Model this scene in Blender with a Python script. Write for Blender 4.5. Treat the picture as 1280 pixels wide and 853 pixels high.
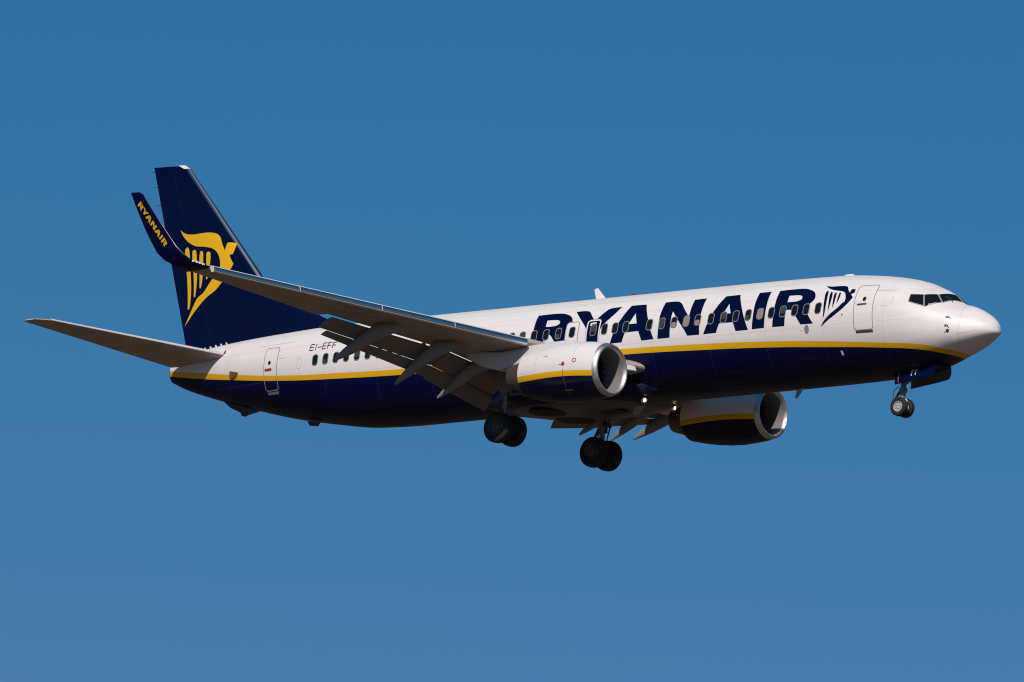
import bpy, bmesh, math
import numpy as np
from mathutils import Vector, Matrix, geometry
for o in list(bpy.data.objects): bpy.data.objects.remove(o)
scn=bpy.context.scene; col=scn.collection
R=math.radians

# ---------------------------------------------------------------- camera, sky, sun, exposure
# aircraft frame: x = -station (nose tip at 0), y = port, z = up, metres
PITCH=R(2.0)
BASE=Vector((-19.7,0,-3.84))                      # under the main wheels
ROOTM=Matrix.Rotation(-PITCH,4,'Y')
YAW,ELEV,ROLL,DIST=R(38.07868),R(10.20111),R(2.42375),350.0
TARGET=Vector((-19,0,0))
dvec=Vector((math.sin(YAW)*math.cos(ELEV),-math.cos(YAW)*math.cos(ELEV),-math.sin(ELEV)))
fwd=-dvec; rgt=fwd.cross(Vector((0,0,1))).normalized(); upv=rgt.cross(fwd)
r2=math.cos(ROLL)*rgt+math.sin(ROLL)*upv; u2=-math.sin(ROLL)*rgt+math.cos(ROLL)*upv
camloc=TARGET+dvec*DIST
CM=Matrix((( r2.x,u2.x,-fwd.x,camloc.x),(r2.y,u2.y,-fwd.y,camloc.y),(r2.z,u2.z,-fwd.z,camloc.z),(0,0,0,1)))
CW=ROOTM@Matrix.Translation(-BASE)@CM
HEIGHT=1.7-CW.translation.z                       # photographer's eye 1.7 m above the ground
ROOT_LOC=Vector((0,0,HEIGHT))
cam=bpy.data.objects.new('camera',bpy.data.cameras.new('camera')); col.objects.link(cam)
cam.matrix_world=Matrix.Translation(ROOT_LOC)@CW
cd=cam.data; cd.sensor_width=36; cd.lens=36*34.38933*DIST/1280
cd.shift_x=-75.565/1280; cd.shift_y=14.11/1280
cd.clip_start=1; cd.clip_end=100000
scn.camera=cam
scn.cycles.filter_width=1.1

SUN_LOCAL=Vector((.48,-1.0,.87)).normalized()
SUN=(ROOTM.to_3x3()@SUN_LOCAL).normalized()
SUN_EL=math.asin(SUN.z); SUN_AZ=math.atan2(SUN.x,SUN.y)
w=bpy.data.worlds.new('World'); scn.world=w; w.use_nodes=True
nt=w.node_tree; nt.nodes.clear()
sky=nt.nodes.new('ShaderNodeTexSky'); sky.sky_type='NISHITA'; sky.sun_disc=False
sky.sun_elevation=SUN_EL; sky.sun_rotation=SUN_AZ
sky.altitude=0; sky.air_density=1.0; sky.dust_density=0.3; sky.ozone_density=3.0
def smath(op,a,b):
    k=nt.nodes.new('ShaderNodeMath'); k.operation=op
    for q,v in enumerate((a,b)):
        if isinstance(v,(int,float)): k.inputs[q].default_value=v
        else: nt.links.new(v,k.inputs[q])
    return k.outputs[0]
sepc=nt.nodes.new('ShaderNodeSeparateColor'); comb=nt.nodes.new('ShaderNodeCombineColor')   # clear-air colour response of the photograph
nt.links.new(sky.outputs[0],sepc.inputs[0])
nt.links.new(smath('MINIMUM',smath('MULTIPLY',smath('POWER',sepc.outputs[0],2.5),.0385),smath('MULTIPLY',sepc.outputs[0],.42)),comb.inputs[0])
nt.links.new(smath('MULTIPLY',smath('POWER',sepc.outputs[1],.80),.945),comb.inputs[1])
nt.links.new(smath('MULTIPLY',sepc.outputs[2],1.02),comb.inputs[2])
bg=nt.nodes.new('ShaderNodeBackground'); bg.inputs['Strength'].default_value=0.05
wo=nt.nodes.new('ShaderNodeOutputWorld')
nt.links.new(comb.outputs[0],bg.inputs['Color']); nt.links.new(bg.outputs[0],wo.inputs['Surface'])
sl=bpy.data.lights.new('sun','SUN'); sl.energy=3.5; sl.angle=R(.53); sl.color=(1.0,.90,.83)
so=bpy.data.objects.new('sun',sl); col.objects.link(so)
so.rotation_euler=(-SUN).to_track_quat('-Z','Y').to_euler(); so.location=ROOT_LOC+SUN*200
vs=scn.view_settings; vs.view_transform='Standard'; vs.look='None'; vs.exposure=0.0; vs.gamma=1; vs.use_curve_mapping=False

# ---------------------------------------------------------------- materials
def mat(name,color,rough=.4,metal=0,spec=.5,coat=0,noise=0,nscale=3.0,emit=None,estr=0,ncol=None):
    m=bpy.data.materials.new(name); m.use_nodes=True; n=m.node_tree; b=n.nodes['Principled BSDF']
    b.inputs['Base Color'].default_value=(*color,1); b.inputs['Roughness'].default_value=rough
    b.inputs['Metallic'].default_value=metal; b.inputs['Specular IOR Level'].default_value=spec
    b.inputs['Coat Weight'].default_value=coat; b.inputs['Coat Roughness'].default_value=.08
    if noise:
        tc=n.nodes.new('ShaderNodeTexCoord'); mp=n.nodes.new('ShaderNodeMapping'); mp.inputs['Scale'].default_value=(.35,1.3,1.3)
        tx=n.nodes.new('ShaderNodeTexNoise'); tx.inputs['Scale'].default_value=nscale; tx.inputs['Detail'].default_value=7; tx.inputs['Roughness'].default_value=.62
        mx=n.nodes.new('ShaderNodeMix'); mx.data_type='RGBA'
        mx.inputs['A'].default_value=(*[c*(1-noise) for c in color],1); mx.inputs['B'].default_value=(*(ncol or [min(1,c*(1+noise)) for c in color]),1)
        n.links.new(tc.outputs['Object'],mp.inputs[0]); n.links.new(mp.outputs[0],tx.inputs['Vector'])
        n.links.new(tx.outputs[0],mx.inputs['Factor']); n.links.new(mx.outputs['Result'],b.inputs['Base Color'])
        mr=n.nodes.new('ShaderNodeMapRange'); mr.inputs['To Min'].default_value=rough*.75; mr.inputs['To Max'].default_value=min(1,rough*1.3)
        n.links.new(tx.outputs[0],mr.inputs[0]); n.links.new(mr.outputs[0],b.inputs['Roughness'])
    if emit: b.inputs['Emission Color'].default_value=(*emit,1); b.inputs['Emission Strength'].default_value=estr
    return m
WHITE=(.80,.765,.74); NAVY=(.0002,.0024,.031); YELLOW=(.80,.445,.004)
def livery(name,up,lo,length,zmin,zmax,lines=True,grey_below=None):
    """white over a yellow cheat line over navy; the line follows curves of station; fine skin joints"""
    m=bpy.data.materials.new(name); m.use_nodes=True; n=m.node_tree; L=n.links.new; b=n.nodes['Principled BSDF']
    tc=n.nodes.new('ShaderNodeTexCoord'); sp=n.nodes.new('ShaderNodeSeparateXYZ'); L(tc.outputs['Object'],sp.inputs[0])
    def M(op,a,bv=None,c=None):
        k=n.nodes.new('ShaderNodeMath'); k.operation=op
        for i,v in enumerate((a,bv,c)):
            if v is None: continue
            if isinstance(v,(int,float)): k.inputs[i].default_value=v
            else: L(v,k.inputs[i])
        return k.outputs[0]
    s=M('MULTIPLY',sp.outputs[0],-1.0/length)
    def curve(pts):
        c=n.nodes.new('ShaderNodeFloatCurve'); cv=c.mapping.curves[0]
        P=[(a/length,(z-zmin)/(zmax-zmin)) for a,z in pts]
        cv.points[0].location=P[0]; cv.points[-1].location=P[-1]
        for q in P[1:-1]: cv.points.new(*q)
        for q in cv.points: q.handle_type='AUTO'
        c.mapping.update(); L(s,c.inputs['Value'])
        return M('MULTIPLY_ADD',c.outputs[0],zmax-zmin,zmin)
    zu,zl=curve(up),curve(lo)
    fu=M('GREATER_THAN',sp.outputs[2],zu); fl=M('GREATER_THAN',sp.outputs[2],zl)
    # tone: long soft streaks
    mp=n.nodes.new('ShaderNodeMapping'); mp.inputs['Scale'].default_value=(.25,1.1,1.6); L(tc.outputs['Object'],mp.inputs[0])
    tx=n.nodes.new('ShaderNodeTexNoise'); tx.inputs['Scale'].default_value=1.6; tx.inputs['Detail'].default_value=8; tx.inputs['Roughness'].default_value=.6; L(mp.outputs[0],tx.inputs['Vector'])
    def mix(f,a,bb):
        k=n.nodes.new('ShaderNodeMix'); k.data_type='RGBA'
        L(f,k.inputs['Factor']) if not isinstance(f,float) else setattr(k.inputs['Factor'],'default_value',f)
        for nm,v in(('A',a),('B',bb)):
            if isinstance(v,tuple): k.inputs[nm].default_value=(*v,1)
            else: L(v,k.inputs[nm])
        return k.outputs['Result']
    wc=mix(tx.outputs[0],tuple(c*.95 for c in WHITE),tuple(min(1,c*1.05) for c in WHITE))
    nc=mix(tx.outputs[0],NAVY,tuple(c*1.5 for c in NAVY))
    if grey_below is not None:
        nc=mix(M('MULTIPLY',M('LESS_THAN',sp.outputs[2],grey_below),1.0),nc  ,(.10,.092,.085))
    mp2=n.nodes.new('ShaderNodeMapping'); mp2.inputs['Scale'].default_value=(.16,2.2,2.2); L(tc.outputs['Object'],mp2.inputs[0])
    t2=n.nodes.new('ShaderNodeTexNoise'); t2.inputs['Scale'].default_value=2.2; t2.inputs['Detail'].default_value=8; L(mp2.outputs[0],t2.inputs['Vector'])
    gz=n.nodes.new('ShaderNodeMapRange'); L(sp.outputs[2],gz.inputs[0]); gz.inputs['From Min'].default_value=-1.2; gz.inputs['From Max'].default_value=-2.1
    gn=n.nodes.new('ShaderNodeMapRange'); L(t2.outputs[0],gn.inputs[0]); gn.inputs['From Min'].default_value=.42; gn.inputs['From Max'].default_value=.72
    nc=mix(M('MULTIPLY',M('MULTIPLY',gz.outputs[0],gn.outputs[0]),.55),nc,(.055,.042,.030))  # navy turns browner in streaks, more towards the belly
    wc=mix(M('MULTIPLY',gn.outputs[0],.10),wc,(.42,.38,.34))
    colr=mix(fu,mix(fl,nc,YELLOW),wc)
    bp=n.nodes.new('ShaderNodeBump'); bp.inputs['Strength'].default_value=.05; bp.inputs['Distance'].default_value=.05
    t3=n.nodes.new('ShaderNodeTexNoise'); t3.inputs['Scale'].default_value=1.7; t3.inputs['Detail'].default_value=3; L(tc.outputs['Object'],t3.inputs['Vector'])
    L(t3.outputs[0],bp.inputs['Height']); L(bp.outputs[0],b.inputs['Normal'])
    if lines:
        jl=M('COMPARE',M('FRACT',M('MULTIPLY',sp.outputs[0],1/2.54)),.5,.0035)
        hl=None
        for z in(.86,-.33,1.42):
            q=M('COMPARE',sp.outputs[2],z,.008); hl=q if hl is None else M('MAXIMUM',hl,q)
        # rivet rows beside the joints
        rv=M('MULTIPLY',M('LESS_THAN',M('FRACT',M('MULTIPLY',sp.outputs[0],1/.508)),.035),M('LESS_THAN',M('FRACT',M('MULTIPLY',sp.outputs[2],1/.09)),.4))
        g=M('MAXIMUM',M('MULTIPLY',M('MULTIPLY',M('MAXIMUM',jl,hl),.24),M('LESS_THAN',sp.outputs[0],-2.4)),M('MULTIPLY',rv,.07))
        colr=mix(g,colr,(.12,.115,.11))
    L(colr,b.inputs['Base Color'])
    mr=n.nodes.new('ShaderNodeMapRange'); mr.inputs['To Min'].default_value=.32; mr.inputs['To Max'].default_value=.48; L(tx.outputs[0],mr.inputs[0]); L(mr.outputs[0],b.inputs['Roughness'])
    spv=n.nodes.new('ShaderNodeMapRange'); L(fl,spv.inputs[0]); spv.inputs['To Min'].default_value=.20; spv.inputs['To Max'].default_value=.45; L(spv.outputs[0],b.inputs['Specular IOR Level'])
    return m
STR_U=[(0,-1.46),(1.2,-1.42),(1.7,-1.345),(2.47,-1.20),(4.04,-1.07),(6.4,-.86),(8.8,-.69),(11.8,-.56),(15.3,-.47),(20,-.46),(25.4,-.43),(28.5,-.34),(31.1,-.20),(34.1,.115),(35.8,.36),(38,.70)]
STR_L=[(0,-1.60),(1.2,-1.56),(1.75,-1.49),(2.53,-1.37),(4.09,-1.23),(6.4,-1.06),(8.8,-.90),(11.8,-.77),(15.2,-.675),(20,-.665),(25.4,-.64),(28.5,-.54),(31.1,-.39),(34.1,-.08),(35.8,.14),(38,.50)]
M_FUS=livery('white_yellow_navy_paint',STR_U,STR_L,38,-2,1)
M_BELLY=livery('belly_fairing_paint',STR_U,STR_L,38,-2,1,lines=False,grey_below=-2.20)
M_NAC=livery('engine_cowl_paint',[(0,-2.03),(13.4,-2.03),(14.8,-1.98),(17.1,-2.0),(20,-2.0)],[(0,-2.23),(13.4,-2.225),(14.8,-2.175),(17.1,-2.20),(20,-2.2)],20,-3,-1,lines=False)
M_NAVY=mat('navy_paint',NAVY,.30,spec=.22,noise=.3,nscale=.8)
M_NAVY2=mat('navy_letter_paint',(.0003,.0028,.032),.36,spec=.2)
M_YEL=mat('yellow_paint',YELLOW,.35,noise=.06)
M_GREY=mat('light_grey_wing_paint',(.42,.375,.32),.42,noise=.16,nscale=1.8)
M_GREYB=mat('grey_belly_paint',(.10,.093,.085),.40,noise=.3,nscale=1.2)
M_FLAP=mat('grey_flap_paint',(.21,.185,.16),.45,noise=.15,nscale=2)
M_FAIR=mat('fairing_grey_paint',(.235,.23,.22),.45,noise=.12,nscale=2)
M_METAL=mat('bare_aluminium',(.80,.81,.83),.40,metal=1,noise=.05,nscale=3)
def panelled(m,base,w=1.35,h=.55,dark=.35):
    n=m.node_tree; L=n.links.new; b=n.nodes['Principled BSDF']; src=b.inputs['Base Color'].links[0].from_socket
    tc=n.nodes.new('ShaderNodeTexCoord'); mp=n.nodes.new('ShaderNodeMapping'); mp.inputs['Rotation'].default_value=(0,0,R(62)); L(tc.outputs['Object'],mp.inputs[0])
    br=n.nodes.new('ShaderNodeTexBrick'); br.inputs['Scale'].default_value=1; br.inputs['Brick Width'].default_value=w; br.inputs['Row Height'].default_value=h; br.inputs['Mortar Size'].default_value=.010; br.inputs['Mortar Smooth'].default_value=.3
    br.inputs['Color1'].default_value=(1,1,1,1); br.inputs['Color2'].default_value=(.93,.93,.93,1); br.inputs['Mortar'].default_value=(1-dark,1-dark,1-dark,1); L(mp.outputs[0],br.inputs['Vector'])
    mx=n.nodes.new('ShaderNodeMix'); mx.data_type='RGBA'; mx.blend_type='MULTIPLY'; mx.inputs['Factor'].default_value=1
    m2=n.nodes.new('ShaderNodeMapping'); m2.inputs['Scale'].default_value=(.5,5,1); L(tc.outputs['Object'],m2.inputs[0])
    tx=n.nodes.new('ShaderNodeTexNoise'); tx.inputs['Scale'].default_value=1.3; tx.inputs['Detail'].default_value=7; L(m2.outputs[0],tx.inputs['Vector'])
    mr=n.nodes.new('ShaderNodeMapRange'); L(tx.outputs[0],mr.inputs[0]); mr.inputs['From Min'].default_value=.52; mr.inputs['From Max'].default_value=.75; mr.inputs['To Max'].default_value=.45
    st=n.nodes.new('ShaderNodeMix'); st.data_type='RGBA'; L(mr.outputs[0],st.inputs['Factor']); st.inputs['B'].default_value=(.10,.07,.045,1)
    L(src,mx.inputs['A']); L(br.outputs['Color'],mx.inputs['B']); L(mx.outputs['Result'],st.inputs['A']); L(st.outputs['Result'],b.inputs['Base Color'])
panelled(M_GREY,None)
M_LIP=mat('inlet_lip_metal',(.66,.645,.65),.48,metal=1,noise=.06,nscale=3)
M_DUCT=mat('inlet_duct_grey',(.22,.215,.205),.5,noise=.08,nscale=3)
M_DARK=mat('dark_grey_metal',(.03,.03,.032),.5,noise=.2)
M_FAN=mat('fan_titanium',(.05,.05,.055),.4,metal=.6)
M_NOZ=mat('nozzle_metal',(.16,.14,.125),.45,metal=.7,noise=.25)
M_TYRE=mat('tyre_rubber',(.012,.012,.013),.75,noise=.2,nscale=6)
M_RIM=mat('wheel_rim_paint',(.50,.48,.45),.4,metal=.2)
M_RIMD=mat('shaded_wheel_rim',(.07,.07,.07),.5)  # main rims: shade under the wing put into a dark colour
M_STRUT=mat('strut_grey_paint',(.22,.22,.22),.4,noise=.2,nscale=5)
M_CHROME=mat('oleo_chrome',(.8,.8,.8),.12,metal=1)
M_GLASS=mat('dark_window_glass',(.008,.009,.011),.08,spec=.6)
M_SEATB=mat('dim_cabin_interior',(.045,.038,.034),.6)
M_BLIND=mat('drawn_window_blind',(.30,.24,.18),.5)
M_FRAME=mat('window_frame_grey',(.22,.225,.22),.4)
M_SEAM=mat('door_seam_grey',(.30,.29,.28),.5)
M_DSEAM=mat('dark_seam',(.05,.045,.045),.6)
M_RED=mat('red_marking',(.35,.03,.03),.5)
M_LINE=mat('joint_line_grey',(.52,.50,.48),.5)
M_WHITE=mat('white_detail_paint',WHITE,.35)
M_LAMP=mat('lit_landing_lamp',(1,.8,.6),.2,emit=(1,.58,.34),estr=3)
M_SLAT=mat('slat_paint',(.62,.61,.60),.4,noise=.06)
M_POL=mat('polished_slat_edge',(.60,.62,.64),.26,metal=1)
M_EDGE=mat('weathered_edge_metal',(.24,.26,.29),.24,metal=1)
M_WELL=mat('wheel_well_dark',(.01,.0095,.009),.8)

# ---------------------------------------------------------------- helpers
OFF=-BASE
root=bpy.data.objects.new('passenger_jet',None); col.objects.link(root)
root.empty_display_size=3
root.matrix_world=Matrix.Translation(ROOT_LOC)@ROOTM
root['label']='white and navy twin-engine passenger jet with yellow stripe and harp tail, landing gear down'
root['category']='airplane'
def link(name,bm,m,parent=root,smooth=True,recalc=True,label=None,angle=40):
    if recalc: bmesh.ops.recalc_face_normals(bm,faces=bm.faces[:])
    me=bpy.data.meshes.new(name); bm.to_mesh(me); bm.free()
    o=bpy.data.objects.new(name,me); col.objects.link(o)
    for k in (m if isinstance(m,(list,tuple)) else [m]): me.materials.append(k)
    o.parent=parent
    if parent is root: o.location=OFF
    if smooth:
        me.polygons.foreach_set('use_smooth',[True]*len(me.polygons))
        bmx=bmesh.new(); bmx.from_mesh(me)
        for e in bmx.edges:
            if len(e.link_faces)==2 and e.calc_face_angle(0)>R(angle): e.smooth=False
        bmx.to_mesh(me); bmx.free()
    if label: o['label']=label
    return o
def P(s,t,z): return Vector((-s,-t,z))             # t = starboard
def loft(bm,rings,closed=True,cap0=False,cap1=False):
    V=[[bm.verts.new(v) for v in r] for r in rings]
    n=len(V[0])
    for a,b in zip(V[:-1],V[1:]):
        for i in range(n if closed else n-1):
            j=(i+1)%n
            try: bm.faces.new((a[i],a[j],b[j],b[i]))
            except ValueError: pass
    if cap0: bm.faces.new(V[0])
    if cap1: bm.faces.new(V[-1])
    return V
def tube(bm,pts,rad,n=10,cap=True):
    rings=[]
    for i,p in enumerate(pts):
        a=pts[max(i-1,0)]; b=pts[min(i+1,len(pts)-1)]
        d=(b-a).normalized(); x=d.orthogonal().normalized() if i==0 else (x-d*x.dot(d)).normalized(); y=d.cross(x)
        r=rad[i] if isinstance(rad,(list,tuple)) else rad
        rings.append([p+(x*math.cos(k*2*math.pi/n)+y*math.sin(k*2*math.pi/n))*r for k in range(n)])
    loft(bm,rings,True,cap,cap)
def box(bm,c,ax,ay,az):
    vs_=[bm.verts.new(c+ax*i+ay*j+az*k) for i in(-1,1) for j in(-1,1) for k in(-1,1)]
    for f in((0,1,3,2),(4,6,7,5),(0,4,5,1),(2,3,7,6),(0,2,6,4),(1,5,7,3)): bm.faces.new([vs_[i] for i in f])
def slab(bm,pts,nrm,th):
    """planar outline with thickness"""
    a=[bm.verts.new(p+nrm*th/2) for p in pts]; b=[bm.verts.new(p-nrm*th/2) for p in pts]
    bm.faces.new(a); bm.faces.new(b[::-1])
    for i in range(len(a)):
        j=(i+1)%len(a); bm.faces.new((a[i],b[i],b[j],a[j]))
def lathe(bm,c,axis,prof,n=40,up=Vector((0,0,1)),zs=None):
    """prof: (distance along axis, radius)"""
    axis=axis.normalized(); x=(up-axis*up.dot(axis)).normalized(); y=axis.cross(x)
    rings=[]
    for d,r in prof:
        ring=[]
        for k in range(n):
            a=2*math.pi*k/n; q=(x*math.cos(a)+y*math.sin(a))*r
            if zs and q.z<0: q.z*=zs(d)
            ring.append(c+axis*d+q)
        rings.append(ring)
    return loft(bm,rings)

# ---------------------------------------------------------------- fuselage shape
FS=np.array([0,.02,.07,.2,.5,1,1.5,1.57,1.86,2.15,2.5,3,4,5,6.5,12,24,26,28,30,32,34,36,37.3,37.9])
FT=np.array([-.69,-.55,-.43,-.27,-.04,.22,.38,.42,.69,.87,1.04,1.25,1.50,1.65,1.78,1.84,1.84,1.84,1.84,1.82,1.74,1.63,1.46,1.25,1.08])
FB=np.array([-.69,-.775,-.82,-.89,-1.02,-1.24,-1.42,-1.44,-1.54,-1.645,-1.76,-1.89,-2.015,-2.08,-2.11,-2.14,-2.17,-2.18,-2.12,-1.86,-1.50,-1.01,-.45,-.02,.25])
FW=np.array([0,.115,.215,.36,.60,.91,1.16,1.19,1.305,1.43,1.55,1.68,1.81,1.86,1.88,1.88,1.88,1.87,1.82,1.70,1.50,1.22,.82,.50,.30])
def pchip(xs,ys,x):
    h=np.diff(xs);d=np.diff(ys)/h;m=np.zeros_like(ys)
    for i in range(1,len(xs)-1):
        if d[i-1]*d[i]>0:
            w1=2*h[i]+h[i-1];w2=h[i]+2*h[i-1];m[i]=(w1+w2)/(w1/d[i-1]+w2/d[i])
    m[0]=d[0];m[-1]=d[-1]
    x=min(max(x,xs[0]),xs[-1]);i=int(np.clip(np.searchsorted(xs,x,side='right')-1,0,len(xs)-2));t=(x-xs[i])/h[i]
    return float((2*t**3-3*t**2+1)*ys[i]+(t**3-2*t**2+t)*h[i]*m[i]+(-2*t**3+3*t**2)*ys[i+1]+(t**3-t**2)*h[i]*m[i+1])
SM_S=np.array([.5,1,1.5,2.0,2.5,3.0]); SM_T=np.array([-.04,.22,.50,.78,1.04,1.25])
def prof(s):
    a,b,h=pchip(FS,FT,s),pchip(FS,FB,s),pchip(FS,FW,s)
    a_=pchip(SM_S,SM_T,s) if .9<s<2.6 else a
    return a,b,h,b+(a_-b)*float(np.interp(s,[0,.5,1,2,3.5],[.33,.33,.37,.44,.531]))
def vee(s):
    return 1+.42*float(np.interp(s,[.7,1.45,2.0,3.4],[0,1,1,0]))      # the windscreens meet in a shallow ridge
def fsurf(s,th):
    a,b,h,zc=prof(s); sn=math.sin(th); cs=math.cos(th); q=vee(s)
    if sn>0:
        if .9<s<2.6:
            # the notch below the windscreens lies near the crown only
            u=min(1,max(0,(sn-.45)/.45)); u=u*u*(3-2*u); a0=pchip(SM_S,SM_T,s); a=a0+(a-a0)*u
        u=min(1,max(0,(sn-.3)/.6)); q=1+(q-1)*u*u*(3-2*u)
        return Vector((-s,-h*math.copysign(abs(cs)**q,cs),zc+(a-zc)*sn))
    p_=float(np.interp(s,[0,.6,2.2,5.0],[1,.93,.92,1]))
    return Vector((-s,-h*math.copysign(abs(cs)**p_,cs),zc-(zc-b)*abs(sn)**p_))
def fth(s,z):
    if s<5:
        lo,hi=-math.pi/2,math.pi/2
        for _ in range(26):
            m=(lo+hi)/2
            if fsurf(s,m).z<z: lo=m
            else: hi=m
        return (lo+hi)/2
    a,b,h,zc=prof(s); v=(z-zc)/((a-zc) if z>zc else (zc-b))
    return math.asin(max(-1,min(1,v)))
def fpoint(s,z,off=0,side=1):
    th=fth(s,z); e=.01
    p=fsurf(s,th); u=fsurf(s+e,th)-fsurf(max(s-e,0),th); v=fsurf(s,th+e)-fsurf(s,th-e)
    n=u.cross(v).normalized()
    if n.y>0: n=-n
    p=p+n*off
    if side<0: p.y=-p.y
    return p
bm=bmesh.new()
st=sorted(set([round(6*(i/60)**2.2,5) for i in range(3,61)]+[6+i*.25 for i in range(1,127)]+[37.9]))
N=112
rings=[[fsurf(s,2*math.pi*k/N) for k in range(N)] for s in st]
V=loft(bm,rings)
tip=bm.verts.new(P(0,0,-.685))
for i in range(N): bm.faces.new((tip,V[0][i],V[0][(i+1)%N]))
fus=link('fuselage',bm,M_FUS)
# tail end: auxiliary exhaust
bm=bmesh.new(); a,b,h,zc=prof(37.9)
rings=[[Vector((-37.9-d,h*f*math.cos(2*math.pi*k/32),(a+b)/2+(a-b)/2*f*math.sin(2*math.pi*k/32))) for k in range(32)] for d,f in((-.002,1.0),(.03,.97),(.03,.62),(-.35,.55))]
loft(bm,rings,cap1=True); link('exhaust_outlet',bm,M_NOZ)

def tess(polys):
    """triangulated 2D outline(s) (first outer, others holes) refined to small triangles"""
    pts=[Vector((a,b,0)) for q in polys for a,b in q]
    tris=geometry.tessellate_polygon([[Vector((a,b,0)) for a,b in q] for q in polys])
    bm=bmesh.new(); vv=[bm.verts.new(p) for p in pts]
    for t in tris:
        try: bm.faces.new([vv[i] for i in t])
        except ValueError: pass
    for _ in range(6):
        es=[e for e in bm.edges if e.calc_length()>.16]
        if not es: break
        bmesh.ops.subdivide_edges(bm,edges=es,cuts=1); bmesh.ops.triangulate(bm,faces=bm.faces[:])
    return bm
def smooth_poly(q,it=1):
    """round the soft corners of a traced outline, keep sharp ones"""
    for _ in range(it):
        out=[]; n=len(q)
        for i in range(n):
            a,b,c=q[i-1],q[i],q[(i+1)%n]
            v1=(b[0]-a[0],b[1]-a[1]); v2=(c[0]-b[0],c[1]-b[1]); l1=math.hypot(*v1); l2=math.hypot(*v2)
            cs=(v1[0]*v2[0]+v1[1]*v2[1])/max(l1*l2,1e-9)
            if cs>.62 and min(l1,l2)>.01:
                out+= [(b[0]-v1[0]*.25,b[1]-v1[1]*.25),(b[0]+v2[0]*.25,b[1]+v2[1]*.25)]
            else: out.append(tuple(b))
        q=out
    return q
def add_conf(bmd,polys,fn):
    t=tess(polys); mp={}
    for v in t.verts: mp[v]=bmd.verts.new(fn(v.co.x,v.co.y))
    for f in t.faces: bmd.faces.new([mp[v] for v in f.verts])
    t.free()
def conf(name,groups,m,off,parent=fus,side=1,label=None):
    bmd=bmesh.new()
    for polys in groups: add_conf(bmd,polys,lambda s,z:fpoint(s,z,off,side))
    bmd.normal_update()
    if sum(f.normal.y*f.calc_area() for f in bmd.faces)*side>0: bmesh.ops.reverse_faces(bmd,faces=bmd.faces[:])
    return link(name,bmd,m,parent,recalc=False,label=label)
def rrect(s0,s1,z0,z1,r,n=5,sk=0):
    out=[]
    for cx,cy,a0 in((s1-r,z1-r,0),(s0+r,z1-r,90),(s0+r,z0+r,180),(s1-r,z0+r,270)):
        for k in range(n+1):
            a=R(a0+90*k/n); x=cx+r*math.cos(a); y=cy+r*math.sin(a); out.append((x+sk*(y-z0),y))
    return out
def ringpoly(s0,s1,z0,z1,r,wd,sk=0):
    """a frame as a list of quads"""
    a=rrect(s0,s1,z0,z1,r,sk=sk); b=rrect(s0+wd,s1-wd,z0+wd,z1-wd,max(r-wd,.01),sk=sk); n=len(a)
    return [[[a[i],a[(i+1)%n],b[(i+1)%n],b[i]]] for i in range(n)]
def strip(p,q,wd):
    dx,dy=q[0]-p[0],q[1]-p[1]; l=math.hypot(dx,dy); nx,ny=-dy/l*wd/2,dx/l*wd/2
    return [[(p[0]+nx,p[1]+ny),(q[0]+nx,q[1]+ny),(q[0]-nx,q[1]-ny),(p[0]-nx,p[1]-ny)]]

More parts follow.
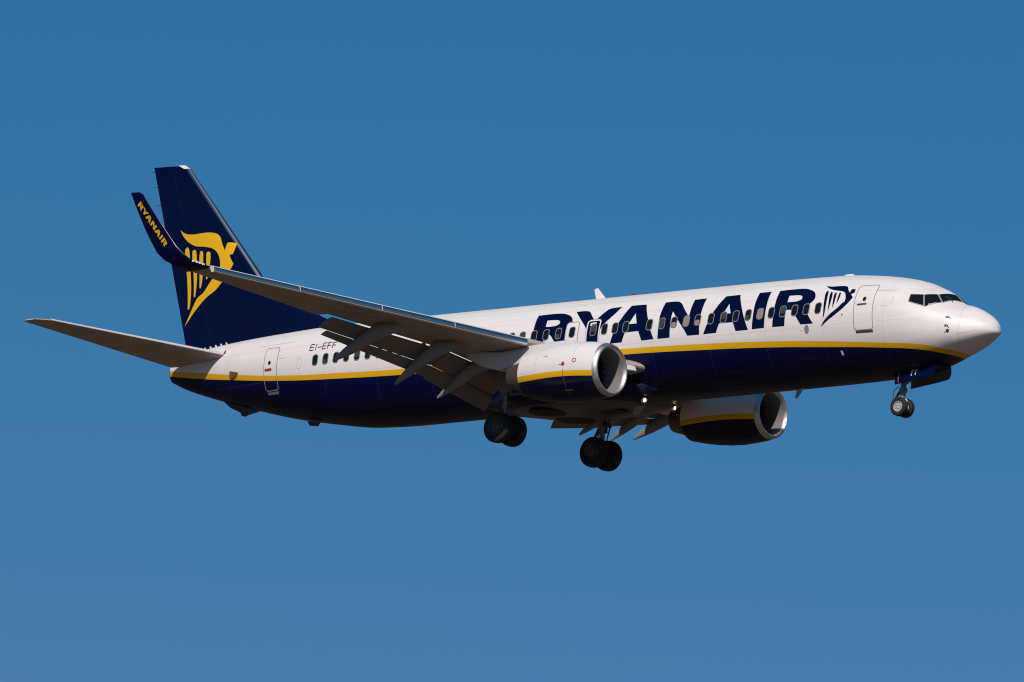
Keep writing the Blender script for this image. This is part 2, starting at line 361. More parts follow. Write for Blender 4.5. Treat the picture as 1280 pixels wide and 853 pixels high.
# traced outlines in metres: (station from the nose, height)
LETTERS=[[[[19.47,1.136],[19.003,1.147],[18.509,1.142],[18.28,1.114],[18.065,1.053],[17.849,0.954],[17.732,0.829],[17.698,0.667],[17.766,0.564],[17.874,0.481],[17.927,0.364],[17.92,0.184],[17.888,0.078],[17.637,-0.259],[18.189,-0.253],[18.457,0.124],[18.634,0.332],[18.88,0.328],[18.887,0.144],[18.892,-0.06],[18.895,-0.255],[19.432,-0.248],[19.418,0.099],[19.419,0.367],[19.436,0.708]],[[18.917,0.886],[18.49,0.874],[18.371,0.847],[18.292,0.782],[18.294,0.694],[18.421,0.63],[18.593,0.619],[18.893,0.623]]],[[[8.607,1.178],[8.14,1.189],[7.646,1.184],[7.417,1.156],[7.202,1.095],[6.986,0.996],[6.869,0.871],[6.835,0.709],[6.903,0.606],[7.011,0.523],[7.064,0.406],[7.057,0.226],[7.025,0.12],[6.774,-0.217],[7.326,-0.211],[7.594,0.166],[7.771,0.374],[8.017,0.37],[8.024,0.186],[8.029,-0.018],[8.032,-0.213],[8.569,-0.206],[8.555,0.141],[8.556,0.409],[8.573,0.75]],[[8.054,0.928],[7.627,0.916],[7.508,0.889],[7.429,0.824],[7.431,0.736],[7.558,0.672],[7.73,0.661],[8.03,0.665]]],[[[17.73,1.139],[17.129,1.141],[16.908,0.921],[16.701,0.7],[16.615,0.712],[16.409,0.942],[16.211,1.158],[15.658,1.158],[15.855,0.851],[16.206,0.527],[16.326,0.352],[16.371,0.116],[16.391,-0.162],[16.945,-0.139],[16.948,0.161],[16.966,0.399],[17.302,0.745]],None],[[[15.238,1.17],[14.91,1.167],[14.552,1.157],[14.28,0.676],[14.149,0.417],[14.023,0.107],[13.865,-0.226],[14.413,-0.242],[14.479,-0.092],[14.573,0.121],[15.173,0.115],[15.247,-0.061],[15.31,-0.236],[15.847,-0.241],[15.722,0.094],[15.546,0.503],[15.434,0.712]],[[14.863,0.822],[14.69,0.416],[15.052,0.416]]],[[[13.696,1.162],[13.008,1.173],[12.649,0.788],[12.357,0.476],[12.357,0.731],[12.38,1.158],[11.847,1.166],[11.843,0.91],[11.833,0.561],[11.834,0.258],[11.818,-0.226],[12.355,-0.222],[12.504,0.016],[12.874,0.434],[13.156,0.753],[13.166,0.612],[13.144,0.215],[13.145,-0.23],[13.692,-0.234],[13.674,0.198],[13.704,0.627],[13.695,0.913]],None],[[[10.992,1.17],[10.674,1.174],[10.365,1.179],[10.086,0.724],[9.853,0.246],[9.643,-0.222],[10.194,-0.222],[10.268,-0.044],[10.333,0.113],[10.939,0.111],[11.006,-0.044],[11.074,-0.22],[11.639,-0.225],[11.492,0.112],[11.31,0.548],[11.157,0.817]],[[10.666,0.838],[10.482,0.454],[10.803,0.457]]],[[[9.505,1.177],[8.984,1.179],[8.944,0.751],[8.92,0.289],[8.934,-0.206],[9.473,-0.215],[9.454,0.303],[9.487,0.735]],None]]
HARP=[[[6.613,1.225],[6.492,1.179],[6.369,1.15],[6.161,1.146],[5.891,1.144],[5.674,1.116],[5.569,1.04],[5.496,0.918],[5.38,0.821],[5.402,0.91],[5.354,0.973],[5.212,0.945],[5.189,0.819],[5.254,0.779],[5.307,0.77],[5.28,0.717],[5.184,0.627],[5.301,0.445],[5.524,0.221],[5.843,0.011],[6.115,-0.14],[6.442,-0.376],[6.342,-0.208],[6.154,-0.022],[5.992,0.11],[5.739,0.268],[5.588,0.437],[5.497,0.475],[5.477,0.597],[5.569,0.81],[5.675,0.889],[5.811,0.926],[6.05,0.962],[6.294,1.032],[6.473,1.116]],[[6.436,0.979],[6.354,0.955],[6.302,0.774],[6.268,0.4],[6.281,0.046],[6.344,-0.065],[6.34,0.167],[6.406,0.657],[6.456,0.883]],[[6.233,0.922],[6.157,0.906],[6.095,0.756],[6.088,0.446],[6.151,0.138],[6.166,0.452],[6.231,0.768]],[[6.027,0.885],[5.96,0.867],[5.929,0.743],[5.92,0.463],[5.974,0.271],[6.002,0.531],[6.046,0.752]],[[5.844,0.857],[5.774,0.852],[5.754,0.729],[5.772,0.543],[5.823,0.419],[5.835,0.579],[5.841,0.736]]]
FIN_HARP=[[[37.882,6.116],[37.736,5.996],[37.535,5.918],[37.179,5.872],[36.867,5.892],[36.476,5.895],[36.161,5.856],[35.941,5.767],[35.827,5.635],[35.742,5.399],[35.576,5.11],[35.558,5.261],[35.509,5.41],[35.374,5.435],[35.078,5.373],[35.123,5.164],[35.2,4.956],[35.344,4.953],[35.296,4.812],[35.126,4.584],[35.214,4.423],[35.268,4.352],[35.354,4.176],[35.499,4.005],[35.704,3.854],[35.942,3.614],[36.323,3.461],[36.808,3.103],[37.141,2.794],[37.324,2.594],[37.508,2.41],[37.367,2.659],[37.154,3.009],[36.942,3.358],[36.793,3.484],[36.583,3.559],[36.202,4.016],[35.981,4.227],[35.817,4.412],[35.759,4.545],[35.778,4.73],[35.85,4.95],[35.999,5.145],[36.242,5.288],[36.678,5.371],[36.992,5.397],[37.233,5.488],[37.477,5.622],[37.706,5.825],[37.835,6.005]],[[37.504,5.425],[37.402,5.37],[37.36,5.137],[37.278,4.456],[37.225,3.993],[37.211,3.533],[37.259,3.109],[37.312,3.021],[37.372,3.041],[37.384,3.547],[37.422,4.009],[37.479,4.412],[37.601,5.096],[37.608,5.342]],[[37.135,5.296],[37.03,5.247],[36.972,4.951],[36.923,4.305],[36.939,3.817],[36.996,3.47],[37.067,3.475],[37.069,3.827],[37.112,4.32],[37.206,4.94],[37.225,5.233]],[[36.746,5.214],[36.665,5.171],[36.638,4.862],[36.634,4.189],[36.69,3.827],[36.741,3.77],[36.782,3.804],[36.792,4.202],[36.854,4.942],[36.822,5.184]],[[36.399,5.164],[36.29,5.109],[36.263,4.862],[36.302,4.498],[36.365,4.137],[36.429,4.087],[36.458,4.114],[36.459,4.511],[36.49,4.881],[36.486,5.125]]]
REG=[[[30.064,0.643],[30.072,0.877]],[[30.072,0.877],[29.885,0.885]],[[30.067,0.759],[29.89,0.765]],[[30.064,0.643],[29.876,0.645]],[[29.777,0.623],[29.782,0.885]],[[29.68,0.739],[29.512,0.746]],[[29.447,0.65],[29.451,0.89]],[[29.451,0.89],[29.288,0.895]],[[29.445,0.766],[29.278,0.773]],[[29.447,0.65],[29.27,0.653]],[[29.188,0.646],[29.208,0.894]],[[29.208,0.894],[29.039,0.895]],[[29.189,0.768],[29.041,0.774]],[[28.942,0.643],[28.952,0.877]],[[28.952,0.877],[28.787,0.878]],[[28.94,0.758],[28.8,0.762]]]
# lettering, emblem, registration
conf('lettering',[[smooth_poly(o,2)]+([smooth_poly(h,2)] if h else []) for o,h in LETTERS],M_NAVY2,.006,label='large navy letters reading RYANAIR')
conf('harp_emblem',[[smooth_poly(q,2)] for q in HARP],M_NAVY2,.006,label='navy winged harp emblem by the front door')
conf('registration',[strip(a,b,.035) for a,b in REG],M_NAVY2,.006,label='dark registration letters reading EI-EFF')

# cabin windows
WS=[6.60+.5165*i for i in range(0,4)]+[8.66,9.155,9.68,10.23,10.775,11.34,11.93,12.44,12.995,13.54,14.10]+[15.17,15.655,16.135,16.645,17.61,18.235,18.805,19.36,19.89,20.386,20.89]
WS+=[21.40+.5185*i for i in range(0,17) if 21.40+.5185*i<29.99]
blinds={round(8.66,3):0}
for i,s in enumerate(WS):
    z=.325-.0009*max(0,s-9)-.006*max(0,s-20)
    fr=conf('cabin_window',ringpoly(s-.145,s+.145,z-.215,z+.215,.115,.030,sk=-.02),M_FRAME,.011,root)
    bl=abs(s-9.155)<.05 or abs(s-12.44)<.05
    half=abs(s-12.995)<.05 or abs(s-11.93)<.02
    conf('pane',[[rrect(s-.12,s+.12,z-.19,z+.19,.095,sk=-.02)]],M_BLIND if bl else M_GLASS,.009,fr,label='pane with drawn tan blind' if bl else None)
    if (i*7)%5==1 and not bl and not half: conf('blind',[[rrect(s-.10,s+.10,z+.17-.06*((i*3)%5),z+.18,.02)]],M_SEATB,.0125,fr)
    if (i*5)%7==2 and not bl and not half: conf('seat_back',[[rrect(s-.06,s+.11,z-.18,z-.02,.04)]],M_SEATB,.0125,fr)
    if half: conf('blind',[[rrect(s-.1,s+.1,z-.18,z+.0,.06)]],M_BLIND,.0125,fr)
# rear blanked window outline
conf('blanked_window',ringpoly(30.38,30.62,.0,.40,.1,.012),M_LINE,.005)

# doors
def door(name,s0,s1,z0,z1,lab,rad=.13,wd=.03,seam=M_SEAM,sk=0,panel=True):
    d=conf(name,[[rrect(s0,s1,z0,z1,rad,sk=sk)]],M_FUS,.008,root,label=lab)
    conf('door_seam',ringpoly(s0-.012,s1+.012,z0-.012,z1+.012,rad,wd,sk=sk),seam,.0105,d)
    return d
d1=door('service_door',4.19,4.99,-.60,1.07,'forward service door with red handle',sk=.06)
conf('sill',[[[(4.21,-.70),(4.93,-.69),(4.93,-.615),(4.21,-.625)]]],M_DSEAM,.014,d1)
conf('handle',[[rrect(4.66,4.92,.285,.355,.03)]],M_DSEAM,.013,d1); conf('handle',[[rrect(4.52,4.70,.29,.365,.03)]],M_RED,.0145,d1)
conf('door_window',[[[(4.655+.075*math.cos(k*.3927),.52+.085*math.sin(k*.3927)) for k in range(16)]]],M_GLASS,.013,d1)
d2=door('service_door',31.66,32.35,-.66,.94,'rear service door crossing the yellow stripe')
conf('handle',[[rrect(31.93,32.30,.05,.15,.03)]],M_RED,.013,d2)
conf('door_window',[[[(32.06+.07*math.cos(k*.3927),.36+.08*math.sin(k*.3927)) for k in range(16)]]],M_GLASS,.013,d2)
conf('sill',[[[(31.70,-.80),(32.30,-.79),(32.30,-.70),(31.70,-.71)]]],M_STRUT,.012,d2)
xa=conf('emergency_exit',[[rrect(17.34,17.90,-.25,.70,.12)]],M_FUS,.0075,root,label='white overwing exit hatch'); conf('door_seam',ringpoly(17.32,17.92,-.27,.72,.13,.035),M_SEAM,.0092,xa)
# the panel sits behind its window
xb=conf('emergency_exit',ringpoly(16.35,16.965,-.27,.72,.13,.05),M_WHITE,.0088,root,label='overwing exit hatch crossed by the letter Y')
conf('door_seam',ringpoly(16.335,16.98,-.285,.735,.14,.018),M_SEAM,.0098,xb)
conf('exit_marking',[[[(16.82,.60),(16.55,.62),(16.55,.565),(16.74,.55),(16.74,.50),(16.82,.495)]]],M_WHITE,.0092,xb)
# small skin details on the nose and front fuselage
conf('static_port',[[[(7.06+.10*math.cos(k*.3927),-.40+.16*math.sin(k*.3927)) for k in range(16)]]],M_STRUT,.007,root)
conf('static_port',[[[(5.52+.03*math.cos(k*.7),.0+.03*math.sin(k*.7)) for k in range(9)]]],M_DARK,.007,root)
conf('stencil',[strip((7.36,-.43),(7.26,-.425),.02)],M_LINE,.006)
conf('stencil',[strip((5.0,.85),(3.5,.80),.012),strip((3.66,.20),(3.95,.21),.012),strip((3.50,.55),(3.50,.20),.012)],M_LINE,.005)
conf('stencil',[strip((32.9,1.06),(31.0,1.10),.012),strip((31.6,.47),(31.2,.48),.014)],M_LINE,.005)
conf('drain_marking',[strip((5.72,-1.22),(5.70,-1.37),.09)],M_WHITE,.007,label='small white bar below the stripe')
def radline():
    g=[]; zz=[.22,.0,-.2,-.4,-.6,-.8,-1.0,-1.2]
    sf=lambda z:1.075+.36*max(0,(z+.5))**2*.9+.30*max(0,-.5-z)**2
    for a,b in zip(zz[:-1],zz[1:]): g.append(strip((sf(a),a),(sf(b),b),.013))
    return g
conf('radome_joint',radline(),M_LINE,.004)
conf('lightning_strip',[strip((1.07,-.50),(.35,-.42),.007),strip((1.11,-.86),(.45,-.72),.007)],M_LINE,.004)
# pitot probes and vane
for z in(-.27,-.585):
    bm=bmesh.new(); p=fpoint(1.45,z,0); q=fpoint(1.43,z,.045)
    tube(bm,[p,q],[.03,.02]); tube(bm,[q+Vector((-.02,0,0)),q+Vector((.09,-.05,.0))],[.016,.010]); link('pitot_probe',bm,M_WHITE)
    conf('probe_plate',[[rrect(1.44,1.54,z-.04,z+.04,.015)]],M_DARK,.006,root)
bm=bmesh.new(); p=fpoint(1.44,-.76,.002); n_=(fpoint(1.44,-.76,.1)-p).normalized(); lathe(bm,p,n_,[(0,.06),(.02,.057),(.022,.001)],20,up=Vector((1,0,0)))
tube(bm,[p+n_*.02,p+n_*.03+Vector((-.15,0,-.09))],[.012,.008]); link('angle_vane',bm,M_DARK)

# cockpit windows, both sides; frames light grey, panes slightly proud
CK=[[(2.94,.60),(2.565,.61),(2.355,.17),(2.89,.335)],[(2.525,.61),(2.235,.658),(1.912,.318),(2.295,.13)],[(2.19,.655),(1.885,.675),(1.585,.375),(1.875,.335)]]
ex=[(2.955,.355),(2.955,.60)]
for side in(1,-1):
    for i,q in enumerate(CK):
        if i==2:
            # front windscreen reaches round to the centre post, so give it by angle
            A=[(2.195,fth(2.195,.657)),(1.89,R(85)),(1.60,R(84)),(1.885,fth(1.885,.333))]
        else: A=[(s,fth(s,z)) for s,z in q]
        cs=sum(a for a,_ in A)/4; ct=sum(b for _,b in A)/4
        def grid(bm,A,off,m=8):
            g=[]
            for u in range(m+1):
                row=[]
                for v in range(m+1):
                    uu,vv=u/m,v/m
                    s=(A[0][0]*(1-uu)+A[1][0]*uu)*(1-vv)+(A[3][0]*(1-uu)+A[2][0]*uu)*vv
                    t=(A[0][1]*(1-uu)+A[1][1]*uu)*(1-vv)+(A[3][1]*(1-uu)+A[2][1]*uu)*vv
                    p=fsurf(s,t); e=.01; n=((fsurf(s+e,t)-fsurf(s-e,t)).cross(fsurf(s,t+e)-fsurf(s,t-e))).normalized()
                    c=Vector((p.x,0,p.z*.2)); n=n if n.dot(p-c)>0 else -n
                    p=p+n*off
                    if side<0: p.y=-p.y
                    row.append(bm.verts.new(p))
                g.append(row)
            for u in range(m):
                for v in range(m): bm.faces.new((g[u][v],g[u+1][v],g[u+1][v+1],g[u][v+1]))
        def fix(bm):
            bm.normal_update()
            cen=sum((f.normal.dot(f.calc_center_median()-Vector((-3.5,0,-.3))) for f in bm.faces))
            if cen<0: bmesh.ops.reverse_faces(bm,faces=bm.faces[:])
        Af=[(cs+(a-cs)*1.0+(.025 if a>cs else -.025),b+(.022 if b>ct else -.022)) for a,b in A]
        bm=bmesh.new(); grid(bm,Af,.008); fix(bm); fr=link('cockpit_window',bm,M_SEAM,recalc=False)
        bm=bmesh.new(); grid(bm,A,.012); fix(bm); link('pane',bm,M_GLASS,fr,recalc=False)

conf('paper',[[[(2.225,.245),(2.17,.235),(2.12,.262),(2.03,.30),(2.02,.265),(2.22,.165)]]],M_LINE,.0145)
for side in(1,-1):
    bm=bmesh.new(); tube(bm,[fpoint(1.70,.36,.03,side),fpoint(1.78,.45,.035,side),fpoint(1.98,.56,.035,side)],.012,6); link('wiper',bm,M_DARK)
# antennas, beacon
def blade(name,pts,th,m,label=None,parent=root):
    """thin swept fin standing in the x-z plane at given t"""
    bm=bmesh.new(); n=len(pts)//2
    slab(bm,[P(s,t,z) for s,t,z in pts],Vector((0,1,0)),th); 
    bmesh.ops.bevel(bm,geom=bm.edges[:],offset=th*.3,segments=2,affect='EDGES',profile=.5)
    return link(name,bm,m,parent,smooth=False,label=label)
blade('antenna_blade',[(17.50,0,1.80),(17.98,0,1.80),(18.10,0,2.24),(17.98,0,2.29),(17.93,0,2.27)],.05,M_WHITE,'white blade antenna on the roof')
bm=bmesh.new(); lathe(bm,P(16.3,0,1.82),Vector((0,0,1)),[(0,.10),(.05,.10),(.09,.08),(.13,.03),(.135,.001)],16,up=Vector((1,0,0))); link('beacon_light',bm,mat('beacon_red_glass',(.28,.02,.03),.15))
bm=bmesh.new(); lathe(bm,P(9.6,0,1.82),Vector((0,0,1)),[(0,.05),(.05,.04),(.09,.001)],10,up=Vector((1,0,0))); link('antenna_stub',bm,mat('antenna_tan',(.5,.3,.15),.5))
bm=bmesh.new(); rings=[[P(6.62+a*.32*f,b*.16*f,1.76+h) for a,b in [(math.cos(k*.393),math.sin(k*.393)) for k in range(16)]] for f,h in((.75,0),(.72,.05),(.6,.09))]; loft(bm,rings,cap1=True); link('antenna_fairing',bm,M_WHITE)
bm=bmesh.new(); rings=[[P(20.6+a*.6*f,b*.2*f,1.80+h) for a,b in [(math.cos(k*.393),math.sin(k*.393)) for k in range(16)]] for f,h in((1,0),(.9,.06),(.5,.08))]; loft(bm,rings,cap1=True); link('antenna_fairing',bm,M_DARK)
blade('antenna_blade',[(8.75,0,-2.08),(8.42,0,-2.08),(8.74,0,-2.46),(8.84,0,-2.46)],.04,M_GREY,'grey blade antenna under the belly')
blade('antenna_blade',[(15.75,.35,-2.28),(15.3,.35,-2.26),(15.55,.35,-2.60),(15.85,.35,-2.60)],.04,M_GREY)
for s in(7.3,6.7):
    bm=bmesh.new(); rings=[[P(s+a*.16*f,b*.1*f,-2.08-h) for a,b in [(math.cos(k*.785),math.sin(k*.785)) for k in range(8)]] for f,h in((1,0),(.9,.05),(.4,.07))]; loft(bm,rings,cap1=True); link('antenna_fairing',bm,M_GREYB)
# tail skid and aft outflow fairing
bm=bmesh.new(); slab(bm,[P(35.6,0,-.45),P(33.6,0,-.98),P(33.7,0,-1.08),P(34.30,0,-1.19),P(34.45,0,-1.24),P(34.5,0,-1.12),P(35.0,0,-.90)],Vector((0,1,0)),.22); link('tail_skid',bm,M_DARK,smooth=False)
bm=bmesh.new(); slab(bm,[P(31.05,.3,-1.72),P(30.5,.3,-1.80),P(30.6,.3,-1.93),P(30.95,.3,-1.90)],Vector((0,1,0)),.1); link('drain_mast',bm,M_DARK,smooth=False)
# vent scoop on the yellow stripe near the tail
bm=bmesh.new(); A_=[fpoint(33.75,.16,0),fpoint(34.15,.25,.0),fpoint(34.18,-.03,.0),fpoint(33.85,.0,0)]; nn=(fpoint(34,.1,.2)-fpoint(34,.1,0)).normalized()
tp=[A_[0]+nn*.01,A_[1]+nn*.09,A_[2]+nn*.09,A_[3]+nn*.01]
va=[bm.verts.new(v) for v in A_]; vb=[bm.verts.new(v) for v in tp]; bm.faces.new(vb)
for i in range(4): bm.faces.new((va[i],va[(i+1)%4],vb[(i+1)%4],vb[i]))
link('vent_scoop',bm,mat('shaded_scoop_paint',(.16,.09,.015),.5),smooth=False)  # the scoop's shadow is put into this dark brown
conf('trim_plate',[strip((34.74,1.13),(34.70,.98),.08)],M_DARK,.007)
for k in range(5):
    s=35.0+.27*k; bm=bmesh.new(); p=fpoint(s,prof(s)[0]-.10,0); slab(bm,[p,p+Vector((-.10,0,0)),p+Vector((-.10,-.02,.075)),p+Vector((-.05,-.02,.075))],Vector((0,1,-.3)).normalized(),.02); link('vortex_generator',bm,M_WHITE,smooth=False)

# ---------------------------------------------------------------- belly fairing
bm=bmesh.new(); rings=[]
for i in range(41):
    s=13.0+i*(23.4-13.0)/40; u=(s-13.0)/10.4; e=(.5-.5*math.cos(min(u/.42,1)*math.pi))*(.5-.5*math.cos(min((1-u)/.42,1)*math.pi))
    hw=.75+1.22*e; zb=-2.00-.36*e; zt=-1.25
    ring=[]
    for k in range(40):
        a=2*math.pi*k/40; c,sn=math.cos(a),math.sin(a); pw=.62
        x=hw*abs(c)**pw*(1 if c>0 else -1); z=(zt+ (zb-zt)*0.5)+ (zt-zb)*.5*abs(sn)**pw*(1 if sn>0 else -1)
        ring.append(P(s,x,z))
    rings.append(ring)
loft(bm,rings,cap0=True,cap1=True); belly=link('belly_fairing',bm,M_BELLY)
# wheel wells: near-black discs painting the shade inside the open round bays
for sd in(1,-1):
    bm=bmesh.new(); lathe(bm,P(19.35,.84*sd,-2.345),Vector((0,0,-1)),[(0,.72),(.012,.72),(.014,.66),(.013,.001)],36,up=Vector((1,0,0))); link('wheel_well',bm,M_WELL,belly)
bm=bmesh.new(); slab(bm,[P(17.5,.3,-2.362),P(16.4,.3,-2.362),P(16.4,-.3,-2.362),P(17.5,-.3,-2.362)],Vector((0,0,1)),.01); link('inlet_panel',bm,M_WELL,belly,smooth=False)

# ---------------------------------------------------------------- wings
def naca(t,n=22,cam=.012,te=.004):
    up_=[];lo=[]
    for i in range(n+1):
        x=.5*(1-math.cos(math.pi*i/n)); y=5*t*(.2969*math.sqrt(x)-.126*x-.3516*x*x+.2843*x**3-.1036*x**4)
        c=cam*4*x*(1-x); up_.append((x,c+y+te*x*.5)); lo.append((x,c-y-te*x*.5))
    return up_[::-1]+lo[1:]                       # from TE over the top to LE and back below
def ring_af(le,te,nrm,th,n=22,cam=.012):
    ch=te-le; L=ch.length
    return [le+ch*x+nrm*(y*L) for x,y in naca(th,n,cam)]
def interp(tab,t):
    for a,b in zip(tab[:-1],tab[1:]):
        if t<=b[0]: u=(t-a[0])/(b[0]-a[0]); return [x+(y-x)*u for x,y in zip(a,b)]
    return list(tab[-1])
ZW=lambda t:-.70+.108*(t-5.3)
FTE=lambda t:20.6+.285*(t-5.6) if t>5.6 else 20.6
SLE=lambda t:17.0+.493*(t-5.3)                    # leading edge of the lowered slats
def wing_le(t):
    if t<4.6: return 14.35+(t-1.5)*(17.0+.493*(-.7)+.24-14.35)/3.1
    return SLE(t)+.24
def wsec(t,sd,te=None):
    le=P(wing_le(t),t*sd,ZW(t)+.15-.20*max(0,min(1,(4.6-t)/2))); s1=te if te else FTE(t); tz=ZW(t)+.015
    th=(.095 if t<3 else .11 if t<4 else .125 if t<8 else .115)
    return ring_af(le,P(s1,t*sd,tz),Vector((0,0,1)),th,cam=.02)
for sd in(1,-1):
    bm=bmesh.new()
    ts=[.9,1.5,2.2,3.0,3.8,4.6,5.3,6.5,8,9.3,10.44]
    rings=[wsec(t,sd) for t in ts]
    def ail(t): return 22.46+(t-10.46)*.172
    rings+=[wsec(t,sd,ail(t)) for t in(10.46,11.5,13,14.7,16.35)]
    loft(bm,rings,cap0=True,cap1=True)
    wing=link('wing',bm,M_GREY)
    # winglet
    bm=bmesh.new()
    W=[((22.56,16.35,.605),(23.475,16.35,.51),6),((22.80,16.68,.66),(23.60,16.75,.56),13),((22.99,16.95,.80),(23.74,17.02,.65),30),((23.18,17.12,.98),(23.96,17.19,.78),48),((23.43,17.25,1.25),(24.25,17.30,1.06),66),((23.93,17.48,2.02),(24.62,17.50,1.80),76),((24.42,17.76,2.84),(24.98,17.78,2.80),78),((24.55,17.85,3.10),(25.09,17.87,3.16),79),((24.72,17.87,3.19),(25.10,17.88,3.20),79)]
    rr=[]
    for i,(le,te,c) in enumerate(W):
        n=Vector((0,math.sin(R(c))*sd,math.cos(R(c)))); q=Vector((-1,0,0))
        rr.append(ring_af(P(le[0],le[1]*sd,le[2]),P(te[0],te[1]*sd,te[2]),n,.10 if i<5 else .085,cam=0))
    loft(bm,rr,cap0=True,cap1=True); wl=link('winglet',bm,M_NAVY)
    bm=bmesh.new()
    LEp=[P(w[0][0],w[0][1]*sd,w[0][2]) for w in W[2:-1]]
    tube(bm,[p+Vector((-.004,0,0)) for p in LEp],.017,8); link('edge_strip',bm,M_EDGE,wl)
    if sd==1:
        bl,br,tl,tr=[Vector(v) for v in((24.846,17.81,2.748),(23.878,17.461,1.231),(24.682,17.839,2.873),(23.698,17.486,1.341))]
        bmd=bmesh.new()
        def onwl(s,z):
            u=(19.47-s)/12.70; v=(z+.25)/1.43
            q=bl*(1-u)*(1-v)+br*u*(1-v)+tl*(1-u)*v+tr*u*v
            zz=q.z
            tt=np.interp(zz,[1.16,1.91,2.82,3.13],[17.275,17.49,17.77,17.86])
            return P(q.x,float(tt)+.05,q.z)
        for o_,h_ in LETTERS: add_conf(bmd,[o_]+([h_] if h_ else []),onwl)
        bmd.normal_update()
        if sum(f.normal.y for f in bmd.faces)>0: bmesh.ops.reverse_faces(bmd,faces=bmd.faces[:])
        link('lettering',bmd,M_YEL,wl,recalc=False,label='yellow letters reading RYANAIR down the winglet')
    # slats: lowered nose pieces of bare metal, four a side
    for a,b in((5.22,7.80),(7.83,10.38),(10.41,13.28),(13.31,16.30)):
        bm=bmesh.new(); rings=[]
        for t in(a,(a+b)/2,b):
            k=1-.22*(t-5.2)/11; ch=Vector((-(.56*k),0,.11*k)); n=Vector((.19,0,.98)).normalized()
            sec=[(1.0,.06),(.75,.16),(.5,.235),(.28,.25),(.12,.205),(.04,.13),(.0,.05),(.0,-.02),(.05,-.085),(.14,-.105),(.28,-.11),(.32,-.04),(.45,.05),(.7,.07)]
            o=P(SLE(t),t*sd,ZW(t)-.08)+Vector((0,0,.07*k))
            rings.append([o+ch*x+n*(y*.80*k) for x,y in sec])
        loft(bm,rings,cap0=True,cap1=True)
        sl_=link('slat',bm,[M_SLAT,M_POL],wing,angle=60)
        for pz in range(2*14):
            if pz%14 in(4,5,6): sl_.data.polygons[pz].material_index=1
    bm=bmesh.new(); kr=[]
    for t in(1.95,2.6,3.4,4.25):
        l=wing_le(t); zz_=ZW(t)+.02
        kr.append([P(l+a,t*sd,zz_+b) for a,b in((.45,-.14),(.10,-.06),(-.12,-.14),(-.20,-.30),(-.16,-.33),(-.08,-.22),(.10,-.13),(.45,-.18))])
    loft(bm,kr,cap0=True,cap1=True); link('leading_edge_flap',bm,M_SLAT,wing)
    # flaps, double slotted and lowered
    def flap(name,t0,t1,f,m,th=.12):
        bm=bmesh.new(); rings=[]
        for i in range(5):
            t=t0+(t1-t0)*i/4; (s0,z0),(s1,z1)=f(t)
            d=Vector((-(s1-s0),0,z1-z0)).normalized(); n=Vector((d.z,0,-d.x)); n=n if n.z>0 else -n
            rings.append(ring_af(P(s0,t*sd,z0),P(s1,t*sd,z1),n,th,n=12,cam=.02))
        loft(bm,rings,cap0=True,cap1=True); return link(name,bm,m,wing)
    gd=lambda t:-.44-.037*(10.3-t); td=lambda t:-.55-.093*(10.3-t)
    flap('main_flap',5.585,10.36,lambda t:((FTE(t)-.17,ZW(t)-.11),(FTE(t)+.50,ZW(t)+gd(t)+.03)),M_FLAP,.17)
    flap('aft_flap',5.585,10.02,lambda t:((FTE(t)+.47,ZW(t)+gd(t)+.005),(FTE(t)+.75,ZW(t)+td(t))),M_FLAP,.12)
    gi=lambda t:-.62-.03*(5.5-t); ti=lambda t:-1.05-.06*(5.5-t)
    flap('main_flap',1.95,5.57,lambda t:((FTE(t)-.25,ZW(t)-.13),(FTE(t)+.48,ZW(t)+gi(t)+.03)),M_FLAP,.17)
    flap('aft_flap',1.95,5.57,lambda t:((FTE(t)+.46,ZW(t)+gi(t)+.005),(FTE(t)+.80,ZW(t)+ti(t))),M_FLAP,.12)
    # flap track fairings
    for t,tip in((4.21,(21.80,-2.18)),(6.40,(22.04,-2.02)),(8.89,(22.92,-1.52))):
        st0=(FTE(t)-1.9,ZW(t)-.17); kn=(FTE(t)-.55,ZW(t)-.36)
        path=[]
        for i in range(15):
            u=i/14
            if u<.43: x=st0[0]+(kn[0]-st0[0])*u/.43; z=st0[1]+(kn[1]-st0[1])*u/.43
            else: x=kn[0]+(tip[0]-kn[0])*(u-.43)/.57; z=kn[1]+(tip[1]+.02-kn[1])*(u-.43)/.57
            r=math.sin(min(u/.42,1)*math.pi/2)*(1-.84*max(0,(u-.5)/.5)**1.9)
            path.append((x,z,max(r,.04)))
        bm=bmesh.new(); rings=[]
        for x,z,r in path: rings.append([P(x,t*sd+.18*r*math.cos(k*math.pi/10),z+.05*r+(.30*r)*math.sin(k*math.pi/10)) for k in range(20)])
        loft(bm,rings,cap0=True,cap1=True); link('flap_track_fairing',bm,M_FAIR,wing)
    # static wick stub at the aileron end, fuel vent marks
    bm=bmesh.new(); tube(bm,[P(23.3,16.5*sd,.49),P(24.05,16.62*sd,.47)],[.035,.02],6); link('navigation_tail_light',bm,M_DARK,wing)
    bm=bmesh.new(); 
    for q in range(4): box(bm,P(22.73+.05*q,16.55+.11*q*1.0,.66+.025*q).reflect(Vector((0,1,0))) if sd<0 else P(22.73+.05*q,16.55+.11*q,.66+.025*q),Vector((.05,0,0)),Vector((0,.04,0)),Vector((0,0,.03)))
    link('navigation_light',bm,mat('clear_light_cover',(.75,.85,.85),.1),wing,smooth=False)
    # wing root landing light on the belly edge: lit
    bm=bmesh.new(); lathe(bm,P(14.98,.88*sd,-2.20),Vector((1,-.25*sd,-.22)),[(0,.12),(.05,.125),(.08,.11),(.085,.001)],16); link('light_housing',bm,M_CHROME,belly)
    bm=bmesh.new(); lathe(bm,P(14.98,.88*sd,-2.20),Vector((1,-.25*sd,-.22)),[(.088,.07),(.10,.062),(.108,.001)],16); link('landing_light',bm,M_LAMP,belly,label='lit landing lamp')

